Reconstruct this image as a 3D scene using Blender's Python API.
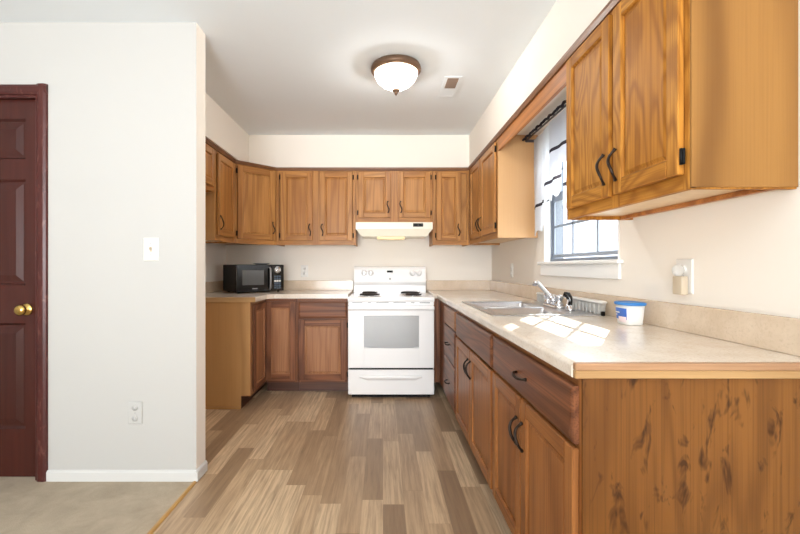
import bpy, bmesh, math, random
from mathutils import Vector, Matrix
random.seed(7)
PI = math.pi
for o in list(bpy.data.objects):
    bpy.data.objects.remove(o)
SC = bpy.context.scene
COL = SC.collection

# ------------------------------------------------------------------ camera
cam_d = bpy.data.cameras.new('camera')
cam = bpy.data.objects.new('camera', cam_d)
COL.objects.link(cam)
cam.location = (0, 0, 1.15)
cam.rotation_euler = (PI / 2, 0, 0)
cam_d.sensor_width = 36
cam_d.lens = 420 / 800 * 36
cam_d.shift_x = 17 / 800
cam_d.shift_y = 0
cam_d.clip_start = .02
SC.camera = cam

# ------------------------------------------------------------------ world, sun, exposure
def lin(c):
    return tuple(((v / 255) / 12.92 if v / 255 <= .04045 else ((v / 255 + .055) / 1.055) ** 2.4) for v in c) + (1,)

W = bpy.data.worlds.new('sky')
SC.world = W
W.use_nodes = True
bg = W.node_tree.nodes['Background']
bg.inputs[0].default_value = (.90, .95, 1.0, 1)
bg.inputs[1].default_value = 4.2

sun_d = bpy.data.lights.new('sun', 'SUN')
sun_d.energy = 11
sun_d.angle = math.radians(.55)
sun_d.color = (1, .95, .86)
sun = bpy.data.objects.new('sun', sun_d)
COL.objects.link(sun)
sun.location = (4, 6, 6)
sun.rotation_euler = Vector((-.873, -1.383, -1)).to_track_quat('-Z', 'Y').to_euler()

# added area light standing in for daylight from unseen living-room windows
ar_d = bpy.data.lights.new('assumed_daylight', 'AREA')
ar_d.shape = 'RECTANGLE'; ar_d.size = 3.2; ar_d.size_y = 1.9
ar_d.energy = 140
ar_d.color = (.94, .97, 1)
ar = bpy.data.objects.new('assumed_daylight', ar_d)
COL.objects.link(ar)
ar.location = (-.7, -6.9, 1.35)
ar.rotation_euler = (PI / 2, 0, 0)

# added fill light, aimed up so its bounce off the ceiling lifts the room
up_d = bpy.data.lights.new('bounce_fill', 'AREA')
up_d.shape = 'DISK'; up_d.size = .8
up_d.energy = 62
up_d.color = (.95, .98, 1)
up = bpy.data.objects.new('bounce_fill', up_d)
COL.objects.link(up)
up.location = (-.6, -1.0, 1.2)
up.rotation_euler = (PI - .35, 0, 0)

SC.view_settings.view_transform = 'Standard'
SC.view_settings.look = 'None'
SC.view_settings.gamma = 1
SC.view_settings.use_curve_mapping = False
SC.view_settings.exposure = .88
SC.cycles.max_bounces = 12
SC.cycles.diffuse_bounces = 8
SC.cycles.transparent_max_bounces = 12
SC.cycles.use_denoising = True
SC.cycles.sample_clamp_indirect = 6

# ------------------------------------------------------------------ materials
def newmat(name):
    m = bpy.data.materials.new(name)
    m.use_nodes = True
    nt = m.node_tree
    return m, nt, nt.nodes['Principled BSDF']

def N(nt, typ, **kw):
    n = nt.nodes.new(typ)
    for k, v in kw.items():
        setattr(n, k, v)
    return n

def ramp(nt, fac, stops):
    r = N(nt, 'ShaderNodeValToRGB')
    el = r.color_ramp.elements
    while len(el) < len(stops):
        el.new(.5)
    for e, (p, c) in zip(el, stops):
        e.position = p; e.color = c
    nt.links.new(fac, r.inputs[0])
    return r.outputs[0]

def mixc(nt, fac, a, b, mode='MIX'):
    n = N(nt, 'ShaderNodeMix', data_type='RGBA', blend_type=mode)
    for sock, v in ((n.inputs[0], fac), (n.inputs[6], a), (n.inputs[7], b)):
        if isinstance(v, (int, float, tuple)):
            sock.default_value = v
        else:
            nt.links.new(v, sock)
    return n.outputs[2]

def maths(nt, op, a, b=None):
    n = N(nt, 'ShaderNodeMath', operation=op)
    for i, v in enumerate((a, b)):
        if v is None: continue
        if isinstance(v, (int, float)): n.inputs[i].default_value = v
        else: nt.links.new(v, n.inputs[i])
    return n.outputs[0]

def noise(nt, vec, scale, detail=2, rough=.5, dist=0):
    n = N(nt, 'ShaderNodeTexNoise')
    n.inputs['Scale'].default_value = scale
    n.inputs['Detail'].default_value = detail
    n.inputs['Roughness'].default_value = rough
    n.inputs['Distortion'].default_value = dist
    nt.links.new(vec, n.inputs['Vector'])
    return n.outputs[0]

def mapping(nt, vec, scale, loc=(0, 0, 0)):
    n = N(nt, 'ShaderNodeMapping')
    n.inputs['Scale'].default_value = scale
    n.inputs['Location'].default_value = loc
    nt.links.new(vec, n.inputs['Vector'])
    return n.outputs[0]

def objcoord(nt, rnd=True):
    tc = N(nt, 'ShaderNodeTexCoord')
    v = tc.outputs['Object']
    if rnd:
        oi = N(nt, 'ShaderNodeObjectInfo')
        a = N(nt, 'ShaderNodeVectorMath', operation='ADD')
        m = maths(nt, 'MULTIPLY', oi.outputs['Random'], 23.0)
        nt.links.new(v, a.inputs[0]); nt.links.new(m, a.inputs[1])
        v = a.outputs[0]
    return v

def bump(nt, bsdf, h, strength, dist=.01):
    b = N(nt, 'ShaderNodeBump')
    b.inputs['Strength'].default_value = strength
    b.inputs['Distance'].default_value = dist
    nt.links.new(h, b.inputs['Height'])
    nt.links.new(b.outputs[0], bsdf.inputs['Normal'])

def wood(name, light, mid, dark, axis='z', rough=.38, rings=9, freq=5, figure=.6, pores=.55, along=.1, blotch=None, spec=.4):
    m, nt, B = newmat(name)
    v = objcoord(nt)
    sc = {'x': (along, 1, 1), 'y': (1, along, 1), 'z': (1, 1, along)}[axis]
    sv = mapping(nt, v, sc)
    n1 = noise(nt, sv, freq, 2, .45, .25)
    s = maths(nt, 'SINE', maths(nt, 'MULTIPLY', n1, rings * 2 * PI))
    s = maths(nt, 'MULTIPLY_ADD', s, .5); s.node.inputs[2].default_value = .5
    s = maths(nt, 'POWER', s, 1.6)
    big = noise(nt, sv, 2.2, 1)
    base = ramp(nt, big, [(.3, lin(light)), (.7, lin(mid))])
    c = mixc(nt, maths(nt, 'MULTIPLY', s, figure), base, lin(dark))
    fs = {'x': (.012, 1, 1), 'y': (1, .012, 1), 'z': (1, 1, .012)}[axis]
    p = noise(nt, mapping(nt, v, fs), 170, 2, .6)
    pf = ramp(nt, p, [(.46, (0, 0, 0, 1)), (.66, (1, 1, 1, 1))])
    c = mixc(nt, maths(nt, 'MULTIPLY', pf, pores), c, lin(dark))
    if blotch:
        bs = {'x': (.35, 1, 1), 'y': (1, .35, 1), 'z': (1, 1, .35)}[axis]
        bn = noise(nt, mapping(nt, v, bs), blotch[1], 3, .6, .6)
        bf = ramp(nt, bn, [(.57, (0, 0, 0, 1)), (.68, (1, 1, 1, 1))])
        c = mixc(nt, maths(nt, 'MULTIPLY', bf, blotch[2]), c, lin(blotch[0]))
    nt.links.new(c, B.inputs['Base Color'])
    B.inputs['Roughness'].default_value = rough
    B.inputs['Specular IOR Level'].default_value = spec
    bump(nt, B, p, .08, .002)
    return m

def plain(name, col, rough=.5, metal=0, spec=.5, var=0, scale=20, bmp=0, bscale=200, coat=0):
    m, nt, B = newmat(name)
    B.inputs['Roughness'].default_value = rough
    B.inputs['Metallic'].default_value = metal
    B.inputs['Specular IOR Level'].default_value = spec
    B.inputs['Coat Weight'].default_value = coat
    v = objcoord(nt, False)
    n = noise(nt, v, scale, 3)
    a = lin(col); b = tuple(x * (1 - var) for x in a[:3]) + (1,)
    nt.links.new(mixc(nt, n, a, b), B.inputs['Base Color'])
    if bmp:
        bump(nt, B, noise(nt, v, bscale, 2), bmp, .002)
    return m

M = {}
def wood2(key, *a, **k):
    M[key] = wood(key.replace('_', ' '), *a, axis='z', **k)
    M[key + '_h'] = wood(key.replace('_', ' ') + ' across', *a, axis='x', **k)
wood2('upper_oak', (190, 138, 80), (174, 119, 63), (132, 84, 42), figure=.55, spec=.25)
wood2('golden_oak', (192, 136, 62), (174, 116, 45), (126, 76, 28), figure=.62, rings=12, along=.26, freq=5.5, spec=.12, rough=.5)
wood2('lower_oak', (166, 110, 60), (148, 92, 48), (100, 58, 30), figure=.5, spec=.25)
wood2('worn_oak', (172, 124, 88), (158, 110, 76), (116, 74, 50), figure=.4, spec=.25)
wood2('red_oak', (146, 95, 64), (126, 78, 51), (66, 36, 24), figure=.62, freq=5, spec=.25)
M['end_panel'] = wood('golden maple veneer', (156, 114, 62), (136, 95, 48), (88, 54, 23), figure=.6, rings=2.6, freq=3.6, pores=.1, along=.14, spec=.2)
M['side_panel'] = wood('light maple veneer', (184, 142, 92), (168, 124, 76), (130, 88, 48), figure=.35, rings=4, freq=3, pores=.12)
M['far_panel'] = wood('tan veneer', (204, 164, 118), (194, 150, 102), (174, 126, 80), figure=.22, rings=4, freq=3, pores=.1)
M['base_end'] = wood('mottled oak plywood', (128, 84, 38), (110, 69, 29), (76, 43, 17), figure=.4, rings=5, freq=6, pores=.35, along=.12, blotch=((52, 27, 11), 24, .85), spec=.25)
M['pale_panel'] = wood('pale underside board', (222, 196, 160), (212, 184, 148), (190, 156, 116), figure=.2, pores=.1)
M['trim_dark'] = wood('dark cornice', (132, 88, 52), (116, 74, 44), (84, 52, 30), axis='x', figure=.4)
M['trim_dark_y'] = wood('dark cornice lengthwise', (132, 88, 52), (116, 74, 44), (84, 52, 30), axis='y', figure=.4)
M['valance'] = wood('valance oak', (184, 120, 62), (168, 104, 50), (130, 78, 36), axis='y', figure=.5)
M['rail'] = wood('hanging rail pine', (196, 132, 72), (178, 112, 58), (130, 74, 36), axis='y', figure=.7, rings=7)
M['edge_pine'] = wood('raw pine edge', (186, 152, 106), (170, 134, 88), (130, 92, 54), axis='x', figure=.4, pores=.2, blotch=((110, 74, 44), 5, .4))
M['edge_chip'] = wood('raw board edge', (178, 140, 106), (160, 122, 90), (126, 90, 64), axis='x', figure=.3, pores=.4)
M['mahogany'] = wood('mahogany paint', (70, 31, 25), (60, 26, 21), (46, 19, 16), figure=.25, pores=.2, rough=.22)
M['casing_red'] = wood('casing mahogany', (80, 36, 31), (70, 29, 26), (52, 21, 19), figure=.25, pores=.3, rough=.35, blotch=((140, 96, 88), 40, .35))

M['wall'] = plain('cream wall paint', (235, 229, 220), .85, spec=.15, var=.03, scale=2, bmp=.05, bscale=160)
M['wall_living'] = plain('pale grey wall paint', (188, 187, 184), .85, spec=.15, var=.02, scale=2, bmp=.05, bscale=160)
M['ceiling'] = plain('white ceiling paint', (228, 234, 238), .9, spec=.1, var=.03, scale=3, bmp=.15, bscale=220)
M['base_white'] = plain('pale baseboard paint', (206, 206, 204), .6)
M['white_trim'] = plain('white trim paint', (240, 240, 238), .45, var=.02)
M['enamel'] = plain('white enamel', (240, 240, 240), .18, coat=.3, var=.01)
M['hood'] = plain('almond enamel', (240, 234, 216), .3, var=.02)
M['plastic'] = plain('white plastic', (226, 225, 221), .4)
M['ivory'] = plain('beige plastic', (196, 182, 160), .5)
M['black'] = plain('black gloss', (5, 5, 6), .16, coat=.2)
M['black_matte'] = plain('black matte', (8, 8, 9), .5, spec=.2)
M['coil'] = plain('burner coil', (40, 36, 36), .5, metal=.4)
M['chrome'] = plain('chrome', (225, 225, 228), .12, metal=1)
M['bronze'] = plain('dark bronze', (52, 42, 36), .4, metal=.8)
M['lamp_bronze'] = plain('lamp bronze', (110, 86, 68), .4, metal=.5)
M['brass'] = plain('polished brass', (214, 178, 104), .18, metal=1)
M['grey'] = plain('grey plastic', (150, 150, 152), .4)
M['slot_grey'] = plain('dark grey slot', (104, 104, 106), .5)
M['frame_dark'] = plain('grey bronze window metal', (104, 112, 124), .45)
M['sash'] = plain('grey window sash', (138, 146, 158), .45)
M['rod'] = plain('dark curtain rod', (62, 54, 58), .6)
M['blue'] = plain('blue plastic', (48, 120, 190), .35)
M['label_blue'] = plain('blue label', (50, 100, 185), .4)
M['label_pink'] = plain('pale label patch', (232, 214, 216), .5)
M['louver'] = plain('brown louver', (128, 108, 94), .6)
M['strip'] = wood('golden floor strip', (206, 164, 96), (190, 146, 80), (150, 108, 56), axis='y', figure=.3)
M['kick'] = wood('toe kick', (96, 60, 44), (82, 50, 38), (56, 34, 26), axis='x', figure=.4)

def m_counter(name, ca, cb):
    m, nt, B = newmat(name)
    v = objcoord(nt, False)
    a = noise(nt, v, 9, 4, .6)
    b = noise(nt, v, 120, 3, .7)
    c = ramp(nt, a, [(.3, lin(ca)), (.7, lin(cb))])
    c = mixc(nt, ramp(nt, b, [(.5, (0, 0, 0, 1)), (.75, (.5, .5, .5, 1))]), c, lin((180, 160, 138)))
    nt.links.new(c, B.inputs['Base Color'])
    B.inputs['Roughness'].default_value = .19
    B.inputs['Specular IOR Level'].default_value = .75
    return m
M['counter'] = m_counter('speckled beige laminate', (230, 221, 209), (217, 206, 191))
M['splash'] = m_counter('tan speckled laminate', (214, 196, 174), (200, 180, 156))

def m_floor():
    m, nt, B = newmat('vinyl oak planks')
    tc = N(nt, 'ShaderNodeTexCoord')
    sep = N(nt, 'ShaderNodeSeparateXYZ')
    nt.links.new(tc.outputs['Object'], sep.inputs[0])
    u = maths(nt, 'DIVIDE', sep.outputs[0], .102)
    col = maths(nt, 'FLOOR', u)
    wn = N(nt, 'ShaderNodeTexWhiteNoise', noise_dimensions='1D')
    nt.links.new(col, wn.inputs['W'])
    w = maths(nt, 'ADD', maths(nt, 'DIVIDE', sep.outputs[1], .74), maths(nt, 'MULTIPLY', wn.outputs[0], 7.3))
    row = maths(nt, 'FLOOR', w)
    cmb = N(nt, 'ShaderNodeCombineXYZ')
    nt.links.new(col, cmb.inputs[0]); nt.links.new(row, cmb.inputs[1])
    w2 = N(nt, 'ShaderNodeTexWhiteNoise', noise_dimensions='2D')
    nt.links.new(cmb.outputs[0], w2.inputs['Vector'])
    base = ramp(nt, w2.outputs[0], [(0, lin((142, 117, 92))), (.3, lin((174, 147, 117))), (.65, lin((200, 173, 140))), (1, lin((222, 198, 165)))])
    off = N(nt, 'ShaderNodeVectorMath', operation='ADD')
    sc = N(nt, 'ShaderNodeVectorMath', operation='SCALE')
    nt.links.new(w2.outputs[1], sc.inputs[0]); sc.inputs['Scale'].default_value = 30
    nt.links.new(tc.outputs['Object'], off.inputs[0]); nt.links.new(sc.outputs[0], off.inputs[1])
    g = noise(nt, mapping(nt, off.outputs[0], (1, .05, 1)), 60, 5, .65, .3)
    gf = ramp(nt, g, [(.38, (0, 0, 0, 1)), (.72, (1, 1, 1, 1))])
    c = mixc(nt, maths(nt, 'MULTIPLY', gf, .7), base, lin((118, 94, 74)))
    # plank seams
    fu = maths(nt, 'FRACT', u); fw = maths(nt, 'FRACT', w)
    e1 = maths(nt, 'LESS_THAN', fu, .014); e2 = maths(nt, 'LESS_THAN', fw, .004)
    e = maths(nt, 'MAXIMUM', e1, e2)
    c = mixc(nt, maths(nt, 'MULTIPLY', e, .25), c, lin((96, 74, 58)))
    nt.links.new(c, B.inputs['Base Color'])
    B.inputs['Roughness'].default_value = .36
    B.inputs['Specular IOR Level'].default_value = .4
    bump(nt, B, g, .06, .002)
    return m
M['floor'] = m_floor()

def m_carpet():
    m, nt, B = newmat('beige carpet')
    v = objcoord(nt, False)
    a = noise(nt, v, 7, 4, .65, .4)
    b = noise(nt, v, 260, 2, .7)
    c = ramp(nt, a, [(.3, lin((178, 164, 144))), (.7, lin((202, 188, 167)))])
    c = mixc(nt, maths(nt, 'MULTIPLY', b, .35), c, lin((150, 134, 114)))
    nt.links.new(c, B.inputs['Base Color'])
    B.inputs['Roughness'].default_value = .95
    B.inputs['Specular IOR Level'].default_value = .05
    bump(nt, B, b, .8, .008)
    return m
M['carpet'] = m_carpet()

def m_steel():
    m, nt, B = newmat('brushed stainless')
    B.inputs['Coat Weight'].default_value = 0
    v = objcoord(nt, False)
    a = noise(nt, mapping(nt, v, (1, .02, 1)), 300, 2)
    nt.links.new(ramp(nt, a, [(.3, lin((186, 187, 190))), (.7, lin((214, 215, 218)))]), B.inputs['Base Color'])
    B.inputs['Metallic'].default_value = 1
    B.inputs['Roughness'].default_value = .28
    return m
M['steel'] = m_steel()

def m_glass():
    m, nt, B = newmat('window glass')
    nt.nodes.remove(B)
    t = N(nt, 'ShaderNodeBsdfTransparent'); g = N(nt, 'ShaderNodeBsdfGlossy')
    t.inputs[0].default_value = (.96, .97, .97, 1)
    g.inputs['Roughness'].default_value = .02
    mx = N(nt, 'ShaderNodeMixShader'); mx.inputs[0].default_value = .05
    nt.links.new(t.outputs[0], mx.inputs[1]); nt.links.new(g.outputs[0], mx.inputs[2])
    nt.links.new(mx.outputs[0], nt.nodes['Material Output'].inputs[0])
    return m
M['glass'] = m_glass()

def m_sheer(name, col, tr):
    m, nt, B = newmat(name)
    nt.nodes.remove(B)
    d = N(nt, 'ShaderNodeBsdfDiffuse'); t = N(nt, 'ShaderNodeBsdfTranslucent'); p = N(nt, 'ShaderNodeBsdfTransparent')
    v = objcoord(nt, False)
    n = noise(nt, v, 400, 2)
    c = ramp(nt, n, [(.3, lin(col)), (.7, lin(tuple(min(255, x + 6) for x in col)))])
    nt.links.new(c, d.inputs[0]); nt.links.new(c, t.inputs[0])
    a = N(nt, 'ShaderNodeMixShader'); a.inputs[0].default_value = .5
    b = N(nt, 'ShaderNodeMixShader'); b.inputs[0].default_value = tr
    nt.links.new(d.outputs[0], a.inputs[1]); nt.links.new(t.outputs[0], a.inputs[2])
    nt.links.new(a.outputs[0], b.inputs[1]); nt.links.new(p.outputs[0], b.inputs[2])
    nt.links.new(b.outputs[0], nt.nodes['Material Output'].inputs[0])
    return m
M['sheer'] = m_sheer('sheer white cloth', (214, 217, 224), .06)
M['sheer_trim'] = m_sheer('dark grey ribbon', (62, 58, 64), 0)
M['clear_plastic'] = m_sheer('cloudy clear plastic', (232, 232, 230), .25)

def m_oven_glass():
    m, nt, B = newmat('grey dotted oven glass')
    v = objcoord(nt, False)
    vo = N(nt, 'ShaderNodeTexVoronoi'); vo.inputs['Scale'].default_value = 160; vo.inputs['Randomness'].default_value = 0
    nt.links.new(v, vo.inputs['Vector'])
    c = ramp(nt, vo.outputs['Distance'], [(.3, lin((124, 126, 127))), (.5, lin((170, 172, 173)))])
    nt.links.new(c, B.inputs['Base Color'])
    B.inputs['Roughness'].default_value = .12
    B.inputs['Specular IOR Level'].default_value = .8
    return m
M['oven_glass'] = m_oven_glass()
M['micro_glass'] = plain('grey microwave window', (92, 92, 92), .2, var=.1, scale=200)
M['keys'] = plain('blue grey keypad', (70, 84, 100), .4)

def m_emit(name, col, strength, edge):
    m, nt, B = newmat(name)
    B.inputs['Base Color'].default_value = lin(col)
    B.inputs['Roughness'].default_value = .35
    lw = N(nt, 'ShaderNodeLayerWeight'); lw.inputs[0].default_value = .45
    nt.links.new(mixc(nt, lw.outputs['Facing'], lin(col), lin(edge)), B.inputs['Emission Color'])
    B.inputs['Emission Strength'].default_value = strength
    return m
def m_lampglass():
    m, nt, B = newmat('frosted lamp glass')
    B.inputs['Base Color'].default_value = lin((250, 240, 224)); B.inputs['Roughness'].default_value = .3
    B.inputs['Emission Color'].default_value = lin((255, 236, 206)); B.inputs['Emission Strength'].default_value = .55
    t = N(nt, 'ShaderNodeBsdfTransparent'); d = N(nt, 'ShaderNodeBsdfTranslucent'); d.inputs[0].default_value = lin((255, 246, 230))
    a = N(nt, 'ShaderNodeMixShader'); a.inputs[0].default_value = .12
    b = N(nt, 'ShaderNodeMixShader'); b.inputs[0].default_value = .45
    nt.links.new(B.outputs[0], a.inputs[1]); nt.links.new(d.outputs[0], a.inputs[2])
    nt.links.new(a.outputs[0], b.inputs[1]); nt.links.new(t.outputs[0], b.inputs[2])
    nt.links.new(b.outputs[0], nt.nodes['Material Output'].inputs[0])
    return m
M['lamp_glass'] = m_lampglass()
M['hood_light'] = m_emit('hood lamp lens', (250, 228, 180), .18, (220, 190, 130))

# ------------------------------------------------------------------ mesh helpers
def rot(p, rz):
    c, s = math.cos(rz), math.sin(rz)
    return (p[0] * c - p[1] * s, p[0] * s + p[1] * c, p[2])

class MB:
    def __init__(self, o=(0, 0, 0)):
        self.bm = bmesh.new(); self.o = Vector(o)
    def _faces(self, before, mat, smooth=False):
        for f in self.bm.faces:
            if f not in before:
                f.material_index = mat; f.smooth = smooth
    def box(self, x0, x1, y0, y1, z0, z1, mat=0, bev=0, seg=1):
        b = bmesh.new()
        vs = [b.verts.new(Vector(p) - self.o) for p in ((x0, y0, z0), (x1, y0, z0), (x1, y1, z0), (x0, y1, z0), (x0, y0, z1), (x1, y0, z1), (x1, y1, z1), (x0, y1, z1))]
        for q in ((3, 2, 1, 0), (4, 5, 6, 7), (0, 1, 5, 4), (1, 2, 6, 5), (2, 3, 7, 6), (3, 0, 4, 7)):
            b.faces.new([vs[i] for i in q])
        if bev:
            bmesh.ops.bevel(b, geom=b.edges[:], offset=bev, segments=seg, affect='EDGES', profile=.5)
        self._merge(b, mat, bev and seg > 1)
        return self
    def _merge(self, b, mat, smooth=False):
        bmesh.ops.recalc_face_normals(b, faces=b.faces[:])
        mp = {}
        for v in b.verts: mp[v] = self.bm.verts.new(v.co)
        for f in b.faces:
            try:
                g = self.bm.faces.new([mp[v] for v in f.verts]); g.material_index = mat; g.smooth = bool(smooth)
            except ValueError: pass
        b.free()
    def prism(self, pts, axis, a, b2, mat=0, smooth=False):
        """pts: 2D polygon; axis x: (y,z), y: (x,z), z: (x,y)"""
        b = bmesh.new()
        def P(p, t):
            q = {'x': (t, p[0], p[1]), 'y': (p[0], t, p[1]), 'z': (p[0], p[1], t)}[axis]
            return Vector(q) - self.o
        A = [b.verts.new(P(p, a)) for p in pts]; Bv = [b.verts.new(P(p, b2)) for p in pts]
        n = len(pts)
        b.faces.new(A); b.faces.new(Bv[::-1])
        for i in range(n):
            f = b.faces.new([A[i], A[(i + 1) % n], Bv[(i + 1) % n], Bv[i]])
        self._merge(b, mat, smooth)
        return self
    def tube(self, pts, r, n=10, mat=0, cap=True):
        b = bmesh.new()
        pts = [Vector(p) for p in pts]
        rr = r if isinstance(r, (list, tuple)) else [r] * len(pts)
        rings = []; up = None
        for i, p in enumerate(pts):
            d = (pts[min(i + 1, len(pts) - 1)] - pts[max(i - 1, 0)]).normalized()
            if up is None:
                up = Vector((0, 0, 1)) if abs(d.z) < .9 else Vector((1, 0, 0))
            u = (up - d * up.dot(d)).normalized(); w = d.cross(u); up = u
            rings.append([b.verts.new(p - self.o + (u * math.cos(2 * PI * k / n) + w * math.sin(2 * PI * k / n)) * rr[i]) for k in range(n)])
        for A, B2 in zip(rings, rings[1:]):
            for k in range(n):
                b.faces.new([A[k], A[(k + 1) % n], B2[(k + 1) % n], B2[k]])
        if cap:
            b.faces.new(rings[0][::-1]); b.faces.new(rings[-1])
        self._merge(b, mat, True)
        return self
    def lathe(self, prof, c, axis='z', n=28, mat=0, sx=1, sy=1):
        """prof: (radius, height) pairs along axis from centre c"""
        b = bmesh.new(); c = Vector(c) - self.o
        rings = []
        for r, h in prof:
            ring = []
            if r < 1e-6:
                q = {'z': (0, 0, h), 'x': (h, 0, 0), 'y': (0, h, 0)}[axis]
                ring = [b.verts.new(c + Vector(q))]
            else:
                for k in range(n):
                    a, d = r * math.cos(2 * PI * k / n) * sx, r * math.sin(2 * PI * k / n) * sy
                    q = {'z': (a, d, h), 'x': (h, a, d), 'y': (d, h, a)}[axis]
                    ring.append(b.verts.new(c + Vector(q)))
            rings.append(ring)
        for A, B2 in zip(rings, rings[1:]):
            for k in range(n):
                a0, a1 = A[k % len(A)], A[(k + 1) % len(A)]
                b0, b1 = B2[k % len(B2)], B2[(k + 1) % len(B2)]
                vs = []
                for v in (a0, a1, b1, b0):
                    if v not in vs: vs.append(v)
                if len(vs) > 2: b.faces.new(vs)
        for R in (rings[0], rings[-1]):
            if len(R) > 2: b.faces.new(R)
        self._merge(b, mat, True)
        return self
    def loft(self, loops, mat=0, smooth=True, cap0=False, cap1=False):
        b = bmesh.new()
        R = [[b.verts.new(Vector(p) - self.o) for p in L] for L in loops]
        n = len(R[0])
        for A, B2 in zip(R, R[1:]):
            for k in range(n):
                b.faces.new([A[k], A[(k + 1) % n], B2[(k + 1) % n], B2[k]])
        if cap0: b.faces.new(R[0][::-1])
        if cap1: b.faces.new(R[-1])
        self._merge(b, mat, smooth)
        return self
    def grid(self, rows, mat=0, smooth=True, matf=None):
        b = self.bm
        R = [[b.verts.new(Vector(p) - self.o) for p in L] for L in rows]
        for i in range(len(R) - 1):
            for k in range(len(R[0]) - 1):
                f = b.faces.new([R[i][k], R[i][k + 1], R[i + 1][k + 1], R[i + 1][k]])
                f.smooth = smooth; f.material_index = matf(i, k) if matf else mat
        return self
    def build(self, name, mats, parent=None, kind=None, label=None, loc=None):
        me = bpy.data.meshes.new(name)
        self.bm.to_mesh(me); self.bm.free()
        if not isinstance(mats, (list, tuple)): mats = [mats]
        for m in mats: me.materials.append(M[m] if isinstance(m, str) else m)
        o = bpy.data.objects.new(name, me)
        COL.objects.link(o)
        if parent: o.parent = parent
        elif loc is not None: o.location = loc
        else: o.location = self.o
        if kind: o['kind'] = kind
        if label: o['label'] = label
        return o

def rrect(x0, x1, y0, y1, z, r, n=5):
    out = []
    for cx, cy, a0 in ((x1 - r, y1 - r, 0), (x0 + r, y1 - r, PI / 2), (x0 + r, y0 + r, PI), (x1 - r, y0 + r, 1.5 * PI)):
        for i in range(n + 1):
            a = a0 + i / n * PI / 2
            out.append((cx + r * math.cos(a), cy + r * math.sin(a), z))
    return out

def thing(name, label, cat, loc=(0, 0, 0), rz=0, group=None):
    o = bpy.data.objects.new(name, None)
    o.empty_display_size = .1
    COL.objects.link(o)
    o.location = loc; o.rotation_euler = (0, 0, rz)
    o['label'] = label; o['category'] = cat
    if group: o['group'] = group
    return o

def tag(o, label, cat, group=None):
    o['label'] = label; o['category'] = cat
    if group: o['group'] = group
    return o

def struct(name, mb, mats):
    return mb.build(name, mats, kind='structure')

# ------------------------------------------------------------------ the room
XR, XL, YB, ZC = 1.155, -1.67, 4.47, 2.46      # right wall, kitchen left wall, back wall, ceiling
XS, YS = -1.0, 2.25                            # partition end, partition front
YR = -7.0                                      # how far the living room is carried behind the camera
T = .12
struct('floor', MB().prism([(XS, YR), (XR + .15, YR), (XR + .15, YB + T), (XL - T, YB + T), (XL - T, YS + .001), (XS, YS + .001)], 'z', -.05, 0), 'floor')
struct('floor_carpet', MB().box(-3.4, XS - .012, YR, YS + .1, -.045, .006), 'carpet')
struct('trim_1', MB().prism([(XS - .014, 0), (XS - .012, .008), (XS - .004, .010), (XS + .004, .008), (XS + .006, 0)], 'y', YR, YS - .002), 'strip')
struct('ceiling', MB().box(-3.4, XR + .15, YR, YB + T, ZC, ZC + .1), 'ceiling')
struct('wall_back', MB().box(XL - T, XR + .15, YB, YB + T, -.05, ZC), 'wall')
struct('wall_left', MB().box(XL - T, XL, 2.366, YB, -.05, ZC), 'wall')
# right wall with the window opening
WY0, WY1, WZ0, WZ1, WD = 2.05, 3.01, 1.175, 2.06, .15
wr = MB()
wr.box(XR, XR + WD, YR, WY0, -.05, ZC); wr.box(XR, XR + WD, WY1, YB, -.05, ZC)
wr.box(XR, XR + WD, WY0, WY1, -.05, WZ0); wr.box(XR, XR + WD, WY0, WY1, WZ1, ZC)
struct('wall_right', wr, 'wall')
# living room behind the camera: side wall and the wall with the big window
struct('wall_living_side', MB().box(-3.4 - T, -3.4, YR, 2.40, -.05, ZC), 'wall_living')
wl = MB()
wl.box(-3.4 - T, -2.4, YR - T, YR, -.05, ZC); wl.box(1.0, XR + .15, YR - T, YR, -.05, ZC); wl.box(-2.4, 1.0, YR - T, YR, -.05, .35); wl.box(-2.4, 1.0, YR - T, YR, 2.34, ZC)
struct('wall_living_rear', wl, 'wall_living')
# partition with the door opening
DX0, DX1, DZ = -2.70, -1.845, 2.075
wf = MB()
YP = 2.365
wf.box(DX1, XS, YS, YP, -.05, ZC); wf.box(DX0, DX1, YS, YP, DZ, ZC); wf.box(-3.4, DX0, YS, YP, -.05, ZC)
for f in wf.bm.faces:
    f.normal_update()
    if f.normal.x > .9 or f.normal.y > .9: f.material_index = 1
struct('wall_front', wf, ['wall_living', 'wall'])
# soffits
struct('wall_soffit_back', MB().box(XL, XR, 4.165, YB - .001, 2.134, ZC), 'wall')
struct('wall_soffit_right', MB().box(.855, XR - .001, 0, 4.165, 2.134, ZC), 'wall')
struct('wall_soffit_left', MB().box(XL + .001, -1.33, 2.37, 4.165, 2.134, ZC), 'wall')
# baseboard of the partition
bb = MB()
prof = [(YS - .012, .006), (YS - .012, .052), (YS - .006, .062), (YS, .064), (YS, .006)]
bb.prism(prof, 'x', -1.795, XS)
bb.prism([(XS, .006), (XS, .064), (XS + .006, .062), (XS + .012, .052), (XS + .012, .006)], 'y', YS - .012, YP)
struct('baseboard_front', bb, 'base_white')
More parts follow.
